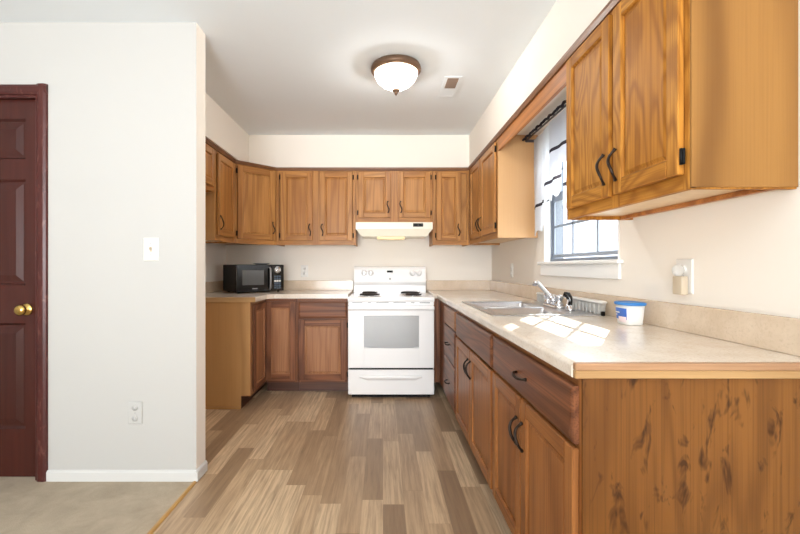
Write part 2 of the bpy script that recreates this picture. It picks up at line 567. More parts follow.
# cornice strip along the cabinet tops
def cornice(nm, pts, mat):
    c = MB()
    for (ax, ay), (bx, by), (nx, ny) in pts:
        L = []
        for px, py in ((ax, ay), (bx, by)):
            L.append([(px + nx * d, py + ny * d, z) for d, z in ((.0005, 2.104), (.010, 2.104), (.016, 2.122), (.017, 2.134), (.0005, 2.134))])
        c.loft(L, smooth=False, cap0=True, cap1=True)
    return struct(nm, c, mat)
cornice('trim_2', [((-1.065, 4.165), (.855, 4.165), (0, -1)), ((-1.365, 3.86), (-1.06, 4.165), (.707, -.707))], 'trim_dark')
cornice('trim_3', [((.855, 4.165), (.855, 1.165), (-1, 0)), ((-1.365, 2.5), (-1.365, 3.86), (1, 0))], 'trim_dark_y')

# ---- door in the partition
d = thing('door_1', 'dark mahogany six panel door in the pale wall', 'door', (DX0, YS + .02, 0)); d['kind'] = 'structure'
del d['label'], d['category']
o = d.location.copy()
dx0, dx1, dz0, dz1 = DX0 + .006, DX1 - .006, .012, DZ - .006
yf = YS + .03
lf = MB(o)
cols = [(dx0 + .10, dx0 + .375), (dx1 - .375 + .01, dx1 - .09)]
rows = [(.27, .845), (1.05, 1.626), (1.735, 1.955)]
xs = [dx0, cols[0][0], cols[0][1], cols[1][0], cols[1][1], dx1]
zs = [dz0, rows[0][0], rows[0][1], rows[1][0], rows[1][1], rows[2][0], rows[2][1], dz1]
for i in range(5):
    for j in range(7):
        hole = i in (1, 3) and j in (1, 3, 5)
        if not hole:
            lf.box(xs[i], xs[i + 1], yf, yf + .035, zs[j], zs[j + 1])
leaf = lf.build('door_leaf', 'mahogany', d)
for cx in cols:
    for rz_ in rows:
        p = MB(o)
        def rect(i, y): return [(cx[0] + i, y, rz_[0] + i), (cx[1] - i, y, rz_[0] + i), (cx[1] - i, y, rz_[1] - i), (cx[0] + i, y, rz_[1] - i)]
        p.loft([rect(0, yf + .001), rect(.012, yf + .014), rect(.022, yf + .014), rect(.055, yf + .004)], smooth=False, cap1=True)
        p.build('panel', 'mahogany', leaf)
k = MB(o)
kx, kz = -1.932, .92
k.lathe([(.033, 0), (.033, -.006), (.028, -.010), (.012, -.014), (.011, -.024), (.024, -.030), (.030, -.040), (.029, -.050), (.020, -.058), (0, -.061)], (kx, yf, kz), 'y')
k.build('door_knob', 'brass', leaf)
cs = MB(o)
def casing_prof(a, s):   # profile across the width, from the opening outwards
    return [(a, YS - .001), (a, YS - .010), (a + s * .012, YS - .016), (a + s * .040, YS - .018), (a + s * .052, YS - .012), (a + s * .056, YS - .001)]
cs.prism(casing_prof(DX1 - .004, 1), 'z', .007, DZ + .052)
cs.prism(casing_prof(DX0 + .004, -1), 'z', .007, DZ + .052)
cs.prism([(y, z) for z, y in casing_prof(DZ - .004, 1)], 'x', DX0 - .052, DX1 + .052)
cs.box(DX1 - .018, DX1 - .001, YS, YP, .007, DZ - .001); cs.box(DX0 + .001, DX0 + .018, YS, YP, .007, DZ - .001)
cs.box(DX0 + .018, DX1 - .018, YS, YP, DZ - .018, DZ - .001)
leaf.location.z = 0
cs.build('casing', 'casing_red', d)

# ---- window
w = thing('window_1', '', '', (XR + .10, (WY0 + WY1) / 2, WZ0)); w['kind'] = 'structure'; del w['label'], w['category']
o = w.location.copy()
xg = XR + .08
fr = MB(o)
F = .02
fr.box(xg - .038, xg + .05, WY0, WY0 + F, WZ0 + .012, WZ1); fr.box(xg - .038, xg + .05, WY1 - F, WY1, WZ0 + .012, WZ1)
fr.box(xg - .038, xg + .05, WY0 + F, WY1 - F, WZ0 + .012, WZ0 + .012 + F); fr.box(xg - .038, xg + .05, WY0 + F, WY1 - F, WZ1 - F, WZ1)
frame = fr.build('window_frame', 'frame_dark', w)
zm = 1.645
for nm, za, zb, dx in (('sash', WZ0 + .04, zm + .004, -.016), ('sash', zm - .008, WZ1 - F, .026)):
    s_ = MB(o); x0 = xg - .008 + dx; x1 = x0 + .012
    ya, yb = WY0 + F, WY1 - F
    s_.box(x0, x1, ya, ya + .022, za, zb); s_.box(x0, x1, yb - .022, yb, za, zb)
    s_.box(x0 - .002, x1 + .002, ya, yb, za, za + (.022 if dx < 0 else .044)); s_.box(x0 - .002, x1 + .002, ya, yb, zb - .042, zb)
    for t in (1, 2):
        yy = ya + (yb - ya) * t / 3
        s_.box(x0 + .001, x1 - .001, yy - .008, yy + .008, za + .02, zb - .02)
    zz = (za + zb) / 2
    s_.box(x0 + .001, x1 - .001, ya + .02, yb - .02, zz - .008, zz + .008)
    so = s_.build('sash', 'sash', w)
    g = MB(o); g.box(x0 + .005, x0 + .007, ya + .01, yb - .01, za + .01, zb - .01)
    g.build('pane', 'glass', so)
sl = MB(o)
sl.box(XR - .001, XR + .04, WY0 + .001, WY1 - .001, WZ0 - .008, WZ0 + .012, bev=.004)
sl.box(XR - .035, XR - .001, WY0 - .04, WY1 + .05, WZ0 - .008, WZ0 + .012, bev=.004)
sl.box(XR - .016, XR - .001, WY0 - .02, WY1 + .03, WZ0 - .085, WZ0 - .0085, bev=.003)
sl.build('window_sill', 'white_trim', w)
jb = MB(o)
jb.box(XR - .002, XR + .04, WY1 - .012, WY1 - .0005, WZ0 + .0125, WZ1 - .0005); jb.box(XR - .002, XR + .04, WY0 + .0005, WY0 + .012, WZ0 + .0125, WZ1 - .0005)
jb.box(XR - .002, XR + .04, WY0 + .012, WY1 - .012, WZ1 - .012, WZ1 - .0005)
jb.build('window_jamb', 'white_trim', w)

# ---- outside: ground and the neighbour's house
M['siding'] = plain('pale siding', (150, 155, 168), .7, var=.03)
M['ground'] = plain('pale ground', (170, 170, 160), .9, var=.2, scale=.5)
M['shingle'] = plain('grey shingle', (120, 122, 128), .9, var=.2, scale=6)
struct('ground', MB().box(XR + .3, 40, -10, 40, -.6, -.5), 'ground')
hs = thing('neighbor_house', 'pale sided neighboring house beyond the window panes', 'house', (9.5, 17, -.5))
o = hs.location.copy()
m_ = MB(o); m_.box(7, 12, 9, 25, -.5, 4.2); m_.build('wall', 'siding', hs)
m_ = MB(o); m_.prism([(6.6, 4.2), (12.4, 4.2), (9.5, 6.0)], 'y', 8.7, 25.3); m_.build('roof', 'shingle', hs)

# ------------------------------------------------------------------ cabinets
def handle(par, x, y, z, L=.115, horiz=False, o=(0, 0, 0), wav=.010, nm='handle'):
    """wavy bronze pull; y is the surface it stands on (front is -y)"""
    h = MB(o); pts = []; rr = []
    for i in range(17):
        t = i / 16
        a = (t - .5) * L
        side = math.sin(t * 2 * PI) * wav
        out = .004 + .024 * math.sin(PI * min(max((t - .04) / .92, 0), 1)) ** .7
        pts.append((x + a, y - out, z + side) if horiz else (x + side, y - out, z + a))
        rr.append(.0035 + .0022 * math.sin(PI * t))
    rr[0] = rr[-1] = .0065; rr[1] = rr[-2] = .0055
    h.tube(pts, rr, 8)
    return h.build(nm, 'bronze', par)

def hinge(par, x, y, z, h=.046):
    m = MB(); m.box(x - .009, x + .009, y - .006, y + .0, z - h / 2, z + h / 2, bev=.002)
    m.tube([(x, y - .007, z - h / 2), (x, y - .007, z + h / 2)], .0045, 8)
    return m.build('hinge', 'black_matte', par)

def door(par, x0, x1, z0, z1, mats, y=0, hdl=None, hng=None, t=.019, fw=.052, hz=None, kw=None, pm=None):
    """framed door standing on plane y, front towards -y; hdl/hng are 'l' or 'r'"""
    m = MB(); yf = y - t
    v, h = mats, mats + '_h'
    m.box(x0, x0 + fw, yf, y - .0005, z0, z1, 0, .003); m.box(x1 - fw, x1, yf, y - .0005, z0, z1, 0, .003)
    m.box(x0 + fw, x1 - fw, yf, y - .0005, z0, z0 + fw, 1, .003); m.box(x0 + fw, x1 - fw, yf, y - .0005, z1 - fw, z1, 1, .003)
    d_ = m.build('door', [v, h], par)
    p = MB()
    a0, a1, b0, b1 = x0 + fw - .001, x1 - fw + .001, z0 + fw - .001, z1 - fw + .001
    def rect(i, yy): return [(a0 + i, yy, b0 + i), (a1 - i, yy, b0 + i), (a1 - i, yy, b1 - i), (a0 + i, yy, b1 - i)]
    p.loft([rect(0, yf + .001), rect(.004, yf + .005), rect(.005, yf + .011), rect(.011, yf + .011), rect(.022, yf + .006)], smooth=False, cap1=True)
    p.build('panel', pm or v, d_)
    if hdl:
        hx = x0 + .026 if hdl == 'l' else x1 - .026
        handle(d_, hx, yf, hz, **(kw or {}))
    if hng:
        hx = x0 - .004 if hng == 'l' else x1 + .004
        for zz in (z0 + .05, z1 - .05): hinge(d_, hx, y - .006, zz)
    return d_

def drawer(par, x0, x1, z0, z1, mats, y=0, pull=True, t=.019, L=.1):
    m = MB(); yf = y - t
    def rect(i, yy): return [(x0 + i, yy, z0 + i), (x1 - i, yy, z0 + i), (x1 - i, yy, z1 - i), (x0 + i, yy, z1 - i)]
    m.loft([rect(0, y - .0005), rect(0, yf + .007), rect(.004, yf + .003), rect(.014, yf)], smooth=False, cap0=True, cap1=True)
    d_ = m.build('drawer', mats + '_h', par)
    if pull: handle(d_, (x0 + x1) / 2, yf, (z0 + z1) / 2, L, True, wav=.004)
    return d_

def carcass(par, w_, dep, h, mats, rails, stiles, kick=False, nm='body', bottom=0, hollow=False):
    """box behind the face frame plus the frame itself; stiles and rails in local x / z; bottom: recess under wall cabinets"""
    m = MB()
    e = .0008
    zb = .10 if kick else 0
    if hollow:
        m.box(e, .018, .019, dep, zb, h, 0); m.box(w_ - .018, w_ - e, .019, dep, zb, h, 0)
        m.box(.018, w_ - .018, .019, dep, zb, zb + .018, 0); m.box(.018, w_ - .018, dep - .006, dep, zb + .018, h, 0)
    else: m.box(e, w_ - e, .019, dep, zb + bottom, h, 0)
    for a, b in stiles: m.box(a, b, 0, .0192, zb, h, 0, .0015)
    for a, b in rails: m.box(e, w_ - e, .0006, .019, a, b, 1)
    if bottom:
        m.box(e, .016, .019, dep, 0, bottom + .001, 0); m.box(w_ - .016, w_ - e, .019, dep, 0, bottom + .001, 0)
    if kick: m.box(e, w_ - e, .075, .09, 0, .0998, 2)
    return m.build(nm, [mats, mats + '_h', 'kick'], par)

UG = 'wall cabinets under the soffit'
BG = 'floor cabinets under the countertops'
ZU, HU = 1.368, .7655            # wall cabinets: underside and height
DT, DB = 2.088 - ZU, 1.412 - ZU  # door top and bottom above the underside
DEP = XR - .855 - .002

def upper(label, w_, loc, rz, mats, doors, h=HU, ends=(), group=UG, cat='cabinet', extra=None):
    c = thing('wall_cabinet', label, cat, loc, rz, group)
    st = [(.0008, .028), (w_ - .028, w_ - .0008)]
    if len(doors) == 2: st.append((doors[0][1] - .014, doors[1][0] + .014))
    carcass(c, w_, DEP, h, mats, [(.0008, .046), (h - .055, h - .0008)], st, bottom=.018)
    b_ = MB(); b_.box(.017, w_ - .017, .0195, DEP - .001, .0165, .0178); b_.build('bottom_panel', 'pale_panel', c, label='pale underside board')
    for dr in doors:
        a, b, z0, z1, hd, hg = dr
        door(c, a, b, z0, z1, mats, 0, hd, hg, hz=z0 + .105)
    return c

Yf = 4.165
# back wall
upper('two door oak wall cabinet between the angled corner cabinet and the range hood', .79, (-1.06, Yf, ZU), 0, 'upper_oak',
      [(.046, .364, DB, DT, 'r', 'l'), (.434, .758, DB, DT, 'l', 'r')])
zh = 1.592
hc = upper('short oak wall cabinet with two small doors directly above the range hood', .76, (-.27, Yf, zh), 0, 'upper_oak',
      [(.027, .345, .045, 2.088 - zh, 'r', 'l'), (.42, .739, .045, 2.088 - zh, 'l', 'r')], h=2.1335 - zh)
upper('narrow single door oak wall cabinet between the range hood and the inside corner', .364, (.49, Yf, ZU), 0, 'upper_oak',
      [(.038, .282, DB, DT, 'r', 'l')])
# diagonal corner
dc = thing('corner_wall_cabinet', 'angled corner oak wall cabinet with one wide door above the microwave', 'cabinet', (-1.365, 3.86, ZU), PI / 4, UG)
m_ = MB(); LW = .431
def L2(p): return rot((p[0] + 1.365, p[1] - 3.86, 0), -PI / 4)[:2]
m_.prism([L2(p) for p in ((-1.351, 3.876), (-1.076, 4.151), (-1.0625, 4.466), (-1.667, 4.466), (-1.667, 3.8625))], 'z', .018, HU)
for a, b in ((.0, .034), (LW - .034, LW)): m_.box(a, b, 0, .022, 0, HU, 0, .0015)
m_.box(0, LW, .0006, .0218, 0, .046, 1); m_.box(0, LW, .0006, .0218, HU - .055, HU - .0005, 1)
m_.build('body', ['upper_oak', 'upper_oak_h'], dc)
door(dc, .024, LW - .022, DB, DT, 'upper_oak', 0, 'r', 'l', hz=DB + .12)
# left wall
lc = upper('oak wall cabinet with one tall door between the angled corner cabinet and pale wall end', .449, (-1.365, 3.411, ZU), PI / 2, 'upper_oak',
      [(.035, .415, DB, DT, 'l', 'r')])
m_ = MB(); m_.box(-.006, .0, .0, DEP, 0, HU); m_.build('side_panel', 'side_panel', lc)
upper('short high oak wall cabinet mostly hidden behind the pale wall end', .9, (-1.365, 2.503, 1.752), PI / 2, 'upper_oak',
      [(.035, .44, .04, 2.088 - 1.752, 'r', 'l'), (.46, .865, .04, 2.088 - 1.752, 'l', 'r')], h=2.1335 - 1.752)
# right wall, far
rc = upper('oak wall cabinet with two tall doors between the inside corner and the curtained window', 1.033, (.855, 4.163, ZU), -PI / 2, 'upper_oak',
      [(.115, .525, DB, DT, 'r', 'l'), (.555, 1.003, DB, DT, 'l', 'r')])
m_ = MB(); m_.box(1.0325, 1.0385, .0, DEP - .002, 0, HU - .002); m_.build('side_panel', 'far_panel', rc, label='plain pale tan end panel facing the window')
# right wall, near
nc = upper('large golden oak wall cabinet with two doors nearest the camera, past the window', .783, (.855, 1.953, ZU), -PI / 2, 'golden_oak',
      [(.035, .395, DB, DT, 'r', None), (.423, .763, DB, DT, 'l', 'r')])
m_ = MB(); m_.box(.7825, .789, .0, DEP - .002, .004, HU - .002); m_.build('side_panel', 'end_panel', nc, label='smooth light golden end panel')
m_ = MB(); m_.box(.02, .765, DEP - .06, DEP - .044, .0, .0160); m_.build('hanging_rail', 'rail', nc)

# valance board bridging the window
vb = MB((.855, 2.54, 2.01)); vb.box(.856, .874, 1.956, 3.122, 2.012, 2.133, bev=.002)
tag(vb.build('valance_board', 'valance'), 'long narrow oak board bridging the two wall cabinets above the window', 'valance board')

# ---- base cabinets
HB = .864
def base(name, label, w_, loc, rz, mats, stiles, rails, dep, hollow=False):
    c = thing(name, label, 'cabinet', loc, rz, BG)
    carcass(c, w_, dep, HB, mats, rails, stiles, kick=True, hollow=hollow)
    return c
XF = .517                        # face frames of the right run
BD = XR - XF - .002
RT = (.832, HB - .0008); RB = (.1005, .125)
# drawer stack
c = base('base_cabinet', 'narrow base cabinet of three stacked drawers between the white stove and the sink cabinet', .905, (XF, 3.824, 0), -PI / 2, 'red_oak',
         [(.0008, .385), (.88, .9042)], [RT, (.69, .702), (.432, .446), RB], BD)
drawer(c, .372, .892, .70, .836, 'worn_oak', pull=False); drawer(c, .372, .892, .446, .690, 'red_oak'); drawer(c, .372, .892, .122, .434, 'red_oak')
# sink base
c = base('base_cabinet', 'base cabinet under the sink with a plain long front panel above two doors', .985, (XF, 2.918, 0), -PI / 2, 'lower_oak',
         [(.0008, .045), (.955, .9842)], [RT, (.668, .69), RB], BD, True)
dd = drawer(c, .036, .972, .683, .836, 'red_oak', pull=False); dd.name = 'front_panel'
door(c, .036, .499, .118, .668, 'lower_oak', 0, 'r', None, hz=.565, kw=dict(L=.1)); door(c, .509, .972, .118, .668, 'lower_oak', 0, 'l', None, hz=.565, kw=dict(L=.1))
# double door near base
c = base('base_cabinet', 'base cabinet with one wide drawer over two doors and mottled plywood end', .838, (XF, 1.932, 0), -PI / 2, 'lower_oak',
         [(.0008, .03), (.815, .8372)], [RT, (.668, .69), RB], BD)
drawer(c, .02, .826, .683, .836, 'red_oak', L=.11)
door(c, .02, .402, .118, .672, 'lower_oak', 0, 'r', None, hz=.545, kw=dict(L=.1)); door(c, .412, .828, .118, .672, 'lower_oak', 0, 'l', None, hz=.545, kw=dict(L=.1))
m_ = MB(); m_.box(.838, .846, .0, BD, .0005, HB); m_.build('end_panel', 'base_end', c, label='mottled golden brown plywood end panel')
# filler beside the stove
f = MB((.486, 3.83, .1)); f.box(.4575, XF - .001, 3.826, 3.845, .10, .863)
tag(f.build('filler_panel', 'red_oak'), 'narrow dark oak filler strip between the stove and the drawer cabinet', 'filler panel')
# left of the stove, back run
YF = 3.825
DB2 = YB - YF - .002
c = base('base_cabinet', 'reddish oak base cabinet with one drawer over one door touching the white stove', .457, (-.777, YF, 0), 0, 'red_oak',
         [(.0008, .03), (.43, .4562)], [RT, (.668, .69), RB], DB2)
drawer(c, .012, .448, .688, .836, 'red_oak', pull=False); door(c, .012, .448, .125, .672, 'red_oak', 0, None, 'r', fw=.056, pm='worn_oak')
c = base('base_cabinet', 'reddish oak base cabinet with one tall narrow door in the corner below the microwave', .298, (-1.0745, YF, 0), 0, 'red_oak',
         [(.0008, .02), (.272, .2972)], [RT, RB], DB2)
door(c, .004, .284, .125, .836, 'red_oak', 0, None, None, fw=.056, pm='worn_oak')
# left leg
XLF = -1.075
c = base('base_cabinet', 'tan wood cabinet end with a notched toe space standing beside the pale wall end', 1.06, (XLF, 3.409, 0), PI / 2, 'worn_oak',
         [(.0008, .05), (.385, .414)], [RT, RB], -XL + XLF - .002)
door(c, .055, .395, .118, .836, 'red_oak', 0, None, None, pm='worn_oak')
m_ = MB(); dpp = -XL + XLF - .002
m_.prism([(0, .11), (.075, .11), (.075, 0), (dpp, 0), (dpp, HB), (0, HB)], 'x', -.009, .0)
m_.box(-.016, -.009, .08, dpp, 0, .018); m_.build('end_panel', 'side_panel', c, label='plain tan veneer end panel')

# ---- countertops
ZT = .905
ct = thing('countertop', 'beige laminate countertop holding the microwave, with raw wood edge at its end', 'countertop', (-1.0, 4.1, .865))
o = ct.location.copy()
m_ = MB(o)
def slab(m, poly, z0, z1): m.prism(poly, 'z', z0, z1)
slab(m_, [(XL + .001, YB - .001), (XL + .001, 3.402), (-1.035, 3.402), (-1.035, 3.735), (-.985, 3.798), (-.3165, 3.798), (-.3165, YB - .001)], .865, ZT)
m_.build('slab', 'counter', ct)
m_ = MB(o); m_.box(XL + .001, -1.032, 3.386, 3.4015, .865, ZT, bev=.002); m_.build('end_edge', 'edge_pine', ct, label='bare yellowish wood edge')
m_ = MB(o)
m_.box(XL + .001, -.3165, YB - .022, YB - .001, ZT, 1.008, bev=.003); m_.box(XL + .001, XL + .022, 3.402, YB - .022, ZT, 1.008, bev=.003)
m_.build('backsplash', 'splash', ct)

SX0, SX1, SY0, SY1 = .572, 1.062, 2.115, 2.905     # sink cutout
CX, CY0 = .487, 1.068
c2 = thing('countertop', 'long beige laminate countertop with the sink, ending near the camera in bare wood layers', 'countertop', (.82, 2.7, .865))
o = c2.location.copy()
m_ = MB(o)
e = .014
x1 = XR - .001
m_.box(CX + e, SX0, CY0 + .018, YB - .001, .865, ZT)
m_.box(SX1, x1, CY0 + .018, YB - .001, .865, ZT)
m_.box(SX0, SX1, CY0 + .018, SY0, .865, ZT); m_.box(SX0, SX1, SY1, YB - .001, .865, ZT)
# rolled front edge
pr = [(CX + e, .865)]
for i in range(7):
    a = PI - i / 6 * PI / 2
    pr.append((CX + e + e * math.cos(a), ZT - e + e * math.sin(a)))
pr.insert(1, (CX + .002, .865)); pr.insert(2, (CX, .867))
m_.prism(pr, 'y', CY0 + .018, 3.80)
m_.prism([(.4565, 3.83), (CX + e, 3.78), (CX + e, YB - .001), (.4565, YB - .001)], 'z', .865, ZT)
m_.build('slab', 'counter', c2)
m_ = MB(o); m_.box(CX + .003, x1, CY0, CY0 + .0175, .886, ZT - .0003, 0, .002); m_.box(CX + .003, x1, CY0 + .001, CY0 + .0175, .865, .8859, 1, .002)
m_.build('end_edge', ['edge_chip', 'edge_pine'], c2, label='bare edge of two wood layers')
m_ = MB(o); m_.box(XR - .022, x1, CY0, YB - .001, ZT, 1.008, bev=.003); m_.box(.4565, XR - .022, YB - .022, YB - .001, ZT, 1.008, bev=.003)
m_.build('backsplash', 'splash', c2)

# ---- sink
sk = thing('kitchen_sink', 'double bowl stainless steel sink set in the long countertop', 'sink', (.82, 2.51, ZT))
o = sk.location.copy()
RX0, RX1, RY0, RY1 = .548, 1.085, 2.09, 2.93
bowls = [(.592, .955, 2.135, 2.495), (.592, .955, 2.53, 2.885)]
m_ = MB(o); z0, z1 = ZT + .0006, ZT + .006
m_.box(RX0, bowls[0][0], RY0, RY1, z0, z1, bev=.002); m_.box(bowls[0][1], RX1, RY0, RY1, z0, z1, bev=.002)
for ya, yb in ((RY0, bowls[0][2]), (bowls[0][3], bowls[1][2]), (bowls[1][3], RY1)):
    m_.box(bowls[0][0] - .003, bowls[0][1] + .003, ya, yb, z0, z1, bev=.002)
m_.build('rim', 'steel', sk)
for a, b, c_, d_ in bowls:
    m_ = MB(o)
    m_.loft([rrect(a - .004, b + .004, c_ - .004, d_ + .004, ZT + .004, .012), rrect(a + .003, b - .003, c_ + .003, d_ - .003, ZT - .006, .03), rrect(a + .008, b - .008, c_ + .008, d_ - .008, ZT - .13, .05),
             rrect(a + .02, b - .02, c_ + .02, d_ - .02, ZT - .155, .05), rrect(a + .05, b - .05, c_ + .05, d_ - .05, ZT - .163, .04)], cap1=True)
    bo = m_.build('bowl', 'steel', sk)
    m_ = MB(o); m_.lathe([(.04, .0), (.038, .004), (.028, .003), (.02, .0015), (0, .0015)], ((a + b) / 2, (c_ + d_) / 2, ZT - .1628)); m_.build('drain', 'chrome', bo)

# ---- faucet
fz = ZT + .0065
fc = thing('faucet', 'chrome two handle kitchen faucet with angled spout standing on the sink', 'faucet', (1.01, 2.49, fz))
o = fc.location.copy()
m_ = MB(o)
m_.loft([rrect(.985, 1.035, 2.375, 2.605, fz, .024), rrect(.985, 1.035, 2.375, 2.605, fz + .012, .024), rrect(.99, 1.03, 2.382, 2.598, fz + .018, .02)], cap0=True, cap1=True)
m_.build('base_plate', 'chrome', fc)
m_ = MB(o)
m_.lathe([(.022, 0), (.022, .03), (.018, .045), (0, .047)], (1.01, 2.49, fz + .017))
m_.tube([(1.008, 2.495, fz + .05), (.995, 2.515, fz + .07), (.975, 2.54, fz + .1), (.955, 2.565, fz + .132), (.945, 2.575, fz + .143), (.937, 2.583, fz + .142), (.933, 2.588, fz + .125)],
        [.014, .013, .0115, .011, .012, .013, .0135], 12)
m_.build('spout', 'chrome', fc)
for yy in (2.41, 2.57):
    m_ = MB(o)
    m_.lathe([(.024, 0), (.024, .012), (.016, .02), (.02, .035), (.026, .05), (.024, .06), (0, .063)], (1.01, yy, fz + .017), n=16)
    m_.build('tap_handle', 'chrome', fc)
sp = thing('sink_sprayer', 'black headed sink sprayer standing beside the chrome faucet', 'sprayer', (1.02, 2.29, fz))
o = sp.location.copy()
m_ = MB(o); m_.lathe([(.024, 0), (.022, .01), (.016, .02), (.014, .03), (0, .03)], (1.02, 2.29, fz), n=16); m_.build('holder', 'chrome', sp)
m_ = MB(o); m_.tube([(1.02, 2.29, fz + .031), (1.02, 2.29, fz + .05), (1.018, 2.292, fz + .068), (1.012, 2.30, fz + .084), (.996, 2.312, fz + .09)], [.012, .013, .016, .019, .014], 12)
m_.build('sprayer_head', 'black', sp)
m_ = MB(o); m_.tube([(1.0, 2.27, fz + .07), (.985, 2.24, fz + .05), (.975, 2.235, fz + .025), (.985, 2.25, fz + .006), (1.0, 2.275, fz + .004)], .004, 8)
m_.build('spray_hose', 'chrome', sp)

# ---- trays behind the faucet
def tray(label, x0, x1, y0, y1, z0, h, foot=False):
    t_ = thing('storage_tray', label, 'tray', ((x0 + x1) / 2, (y0 + y1) / 2, z0), 0, 'cloudy plastic trays along the backsplash')
    o = t_.location.copy()
    m = MB(o)
    m.loft([rrect(x0 + .006, x1 - .006, y0 + .006, y1 - .006, z0, .012), rrect(x0 + .003, x1 - .003, y0 + .003, y1 - .003, z0 + h * .55, .012), rrect(x0, x1, y0, y1, z0 + h * .82, .014)], cap0=True, cap1=True)
    n = 9
    for i in range(n):
        y = y0 + .02 + (y1 - y0 - .04) * i / (n - 1)
        m.box(x0 - .001, x0 + .006, y - .004, y + .004, z0 + .006, z0 + h * .76)
    b = m.build('tub', 'clear_plastic', t_)
    m = MB(o)
    m.loft([rrect(x0 - .004, x1 + .004, y0 - .004, y1 + .004, z0 + h * .825, .016), rrect(x0 - .004, x1 + .004, y0 - .004, y1 + .004, z0 + h * .93, .016), rrect(x0 + .006, x1 - .006, y0 + .006, y1 - .006, z0 + h, .012)], cap0=True, cap1=True)
    m.build('lid', 'plastic', t_)
    if foot:
        m = MB(o); m.box(x0 + .002, x0 + .02, y0 - .012, y0 + .001, z0, z0 + .022, bev=.003); m.build('latch', 'black_matte', t_, label='small black latch')
    return t_
tray('long cloudy plastic tray behind the sink, next to the blue lidded tub', 1.086, 1.122, 2.10, 2.47, ZT + .001, .074, True)
tray('shorter cloudy plastic tray behind the faucet spout, toward the inside corner', 1.086, 1.122, 2.70, 2.98, ZT + .001, .066)

# ---- blue lidded tub
tb = thing('plastic_tub', 'small white plastic tub with a blue lid and blue label on the counter', 'tub', (1.058, 1.80, ZT))
o = tb.location.copy()
cx, cy, z = 1.058, 1.80, ZT + .0006
def oval(a, b, zz, n=28, pw=.62):
    out = []
    for i in range(n):
        t = 2 * PI * i / n
        c_, s_ = math.cos(t), math.sin(t)
        out.append((cx + a * math.copysign(abs(c_) ** pw, c_), cy + b * math.copysign(abs(s_) ** pw, s_), zz))
    return out
m_ = MB(o); m_.loft([oval(.036, .046, z), oval(.039, .049, z + .004), oval(.045, .055, z + .082)], cap0=True, cap1=True); m_.build('body', 'plastic', tb)
m_ = MB(o); m_.loft([oval(.049, .059, z + .0825), oval(.051, .061, z + .088), oval(.050, .060, z + .093), oval(.044, .054, z + .096), oval(.040, .050, z + .093)], cap0=True, cap1=True); m_.build('lid', 'blue', tb)
def patch(m, t0, t1, za, zb, off=.0012, n=10):
    rows = []
    for q in (za, zb):
        k_ = (q - .004) / .078
        a, b = .039 + .006 * k_ + off, .049 + .006 * k_ + off
        r_ = []
        for i in range(n + 1):
            t = t0 + (t1 - t0) * i / n
            c_, s_ = math.cos(t), math.sin(t)
            r_.append((cx + a * math.copysign(abs(c_) ** .62, c_), cy + b * math.copysign(abs(s_) ** .62, s_), z + q))
        rows.append(r_)
    m.grid(rows)
m_ = MB(o); patch(m_, PI * .62, PI * 1.22, .022, .07); lb = m_.build('label_patch', 'label_blue', tb, label='blue paper label')
m_ = MB(o); patch(m_, PI * .98, PI * 1.2, .012, .034, .0018); m_.build('label_corner', 'label_pink', lb, label='pale pinkish corner of the label')
m_ = MB(o); patch(m_, PI * .72, PI * 1.0, .048, .053, .0018); patch(m_, PI * .72, PI * .94, .038, .042, .0018); m_.build('label_stripe', 'plastic', lb, label='white stripes on the label')

# ------------------------------------------------------------------ range hood
hd = thing('range_hood', 'almond white range hood under the short cabinet above the stove', 'range hood', (.11, 4.3, 1.59))
o = hd.location.copy()
hx0, hx1 = -.268, .488
m_ = MB(o)
m_.prism([(4.125, 1.522), (4.125, 1.585), (4.13, 1.5915), (YB - .002, 1.5915), (YB - .002, 1.522)], 'x', hx0, hx1)
m_.build('canopy', 'hood', hd)
m_ = MB(o)
top = [(hx0 + .004, 4.13, 1.5215), (hx1 - .004, 4.13, 1.5215), (hx1 - .004, YB - .004, 1.5215), (hx0 + .004, YB - .004, 1.5215)]
bot = [(hx0 + .055, 4.155, 1.452), (hx1 - .055, 4.155, 1.452), (hx1 - .055, YB - .01, 1.452), (hx0 + .055, YB - .01, 1.452)]
m_.loft([top, bot], smooth=False, cap0=True, cap1=True); m_.build('lower_body', 'hood', hd)
m_ = MB(o); m_.box(.295, .395, 4.121, 4.1255, 1.545, 1.580, bev=.002); ctl = m_.build('control_switch', 'black', hd, label='black rocker switches')
for i in range(2):
    m_ = MB(o); m_.box(.305 + .045 * i, .34 + .045 * i, 4.118, 4.1215, 1.551, 1.574, bev=.002); m_.build('rocker', 'black_matte', ctl)
m_ = MB(o); m_.box(-.06, .22, 4.17, 4.33, 1.428, 1.4515, bev=.008, seg=2); m_.build('lamp_lens', 'hood_light', hd, label='warm lit lamp lens')

# ------------------------------------------------------------------ stove
RX0, RX1, RYF = -.306, .4475, 3.665
st = thing('stove', 'white freestanding electric coil stove between the countertops', 'stove', (.07, 4.0, 0))
o = st.location.copy()
m_ = MB(o); m_.box(RX0 + .002, RX1 - .002, RYF + .03, 4.40, .03, .845); m_.box(RX0 + .03, RX1 - .03, RYF + .05, 4.38, 0.0005, .0305, 1)
m_.build('body', ['enamel', 'black_matte'], st)
ZK = .888
m_ = MB(o)
m_.prism([(RYF - .012, .862), (RYF - .012, .872), (RYF - .004, .884), (RYF + .012, ZK), (4.29, ZK), (4.29, .846), (RYF, .846), (RYF - .006, .852)], 'x', RX0, RX1)
m_.build('cooktop', 'enamel', st)
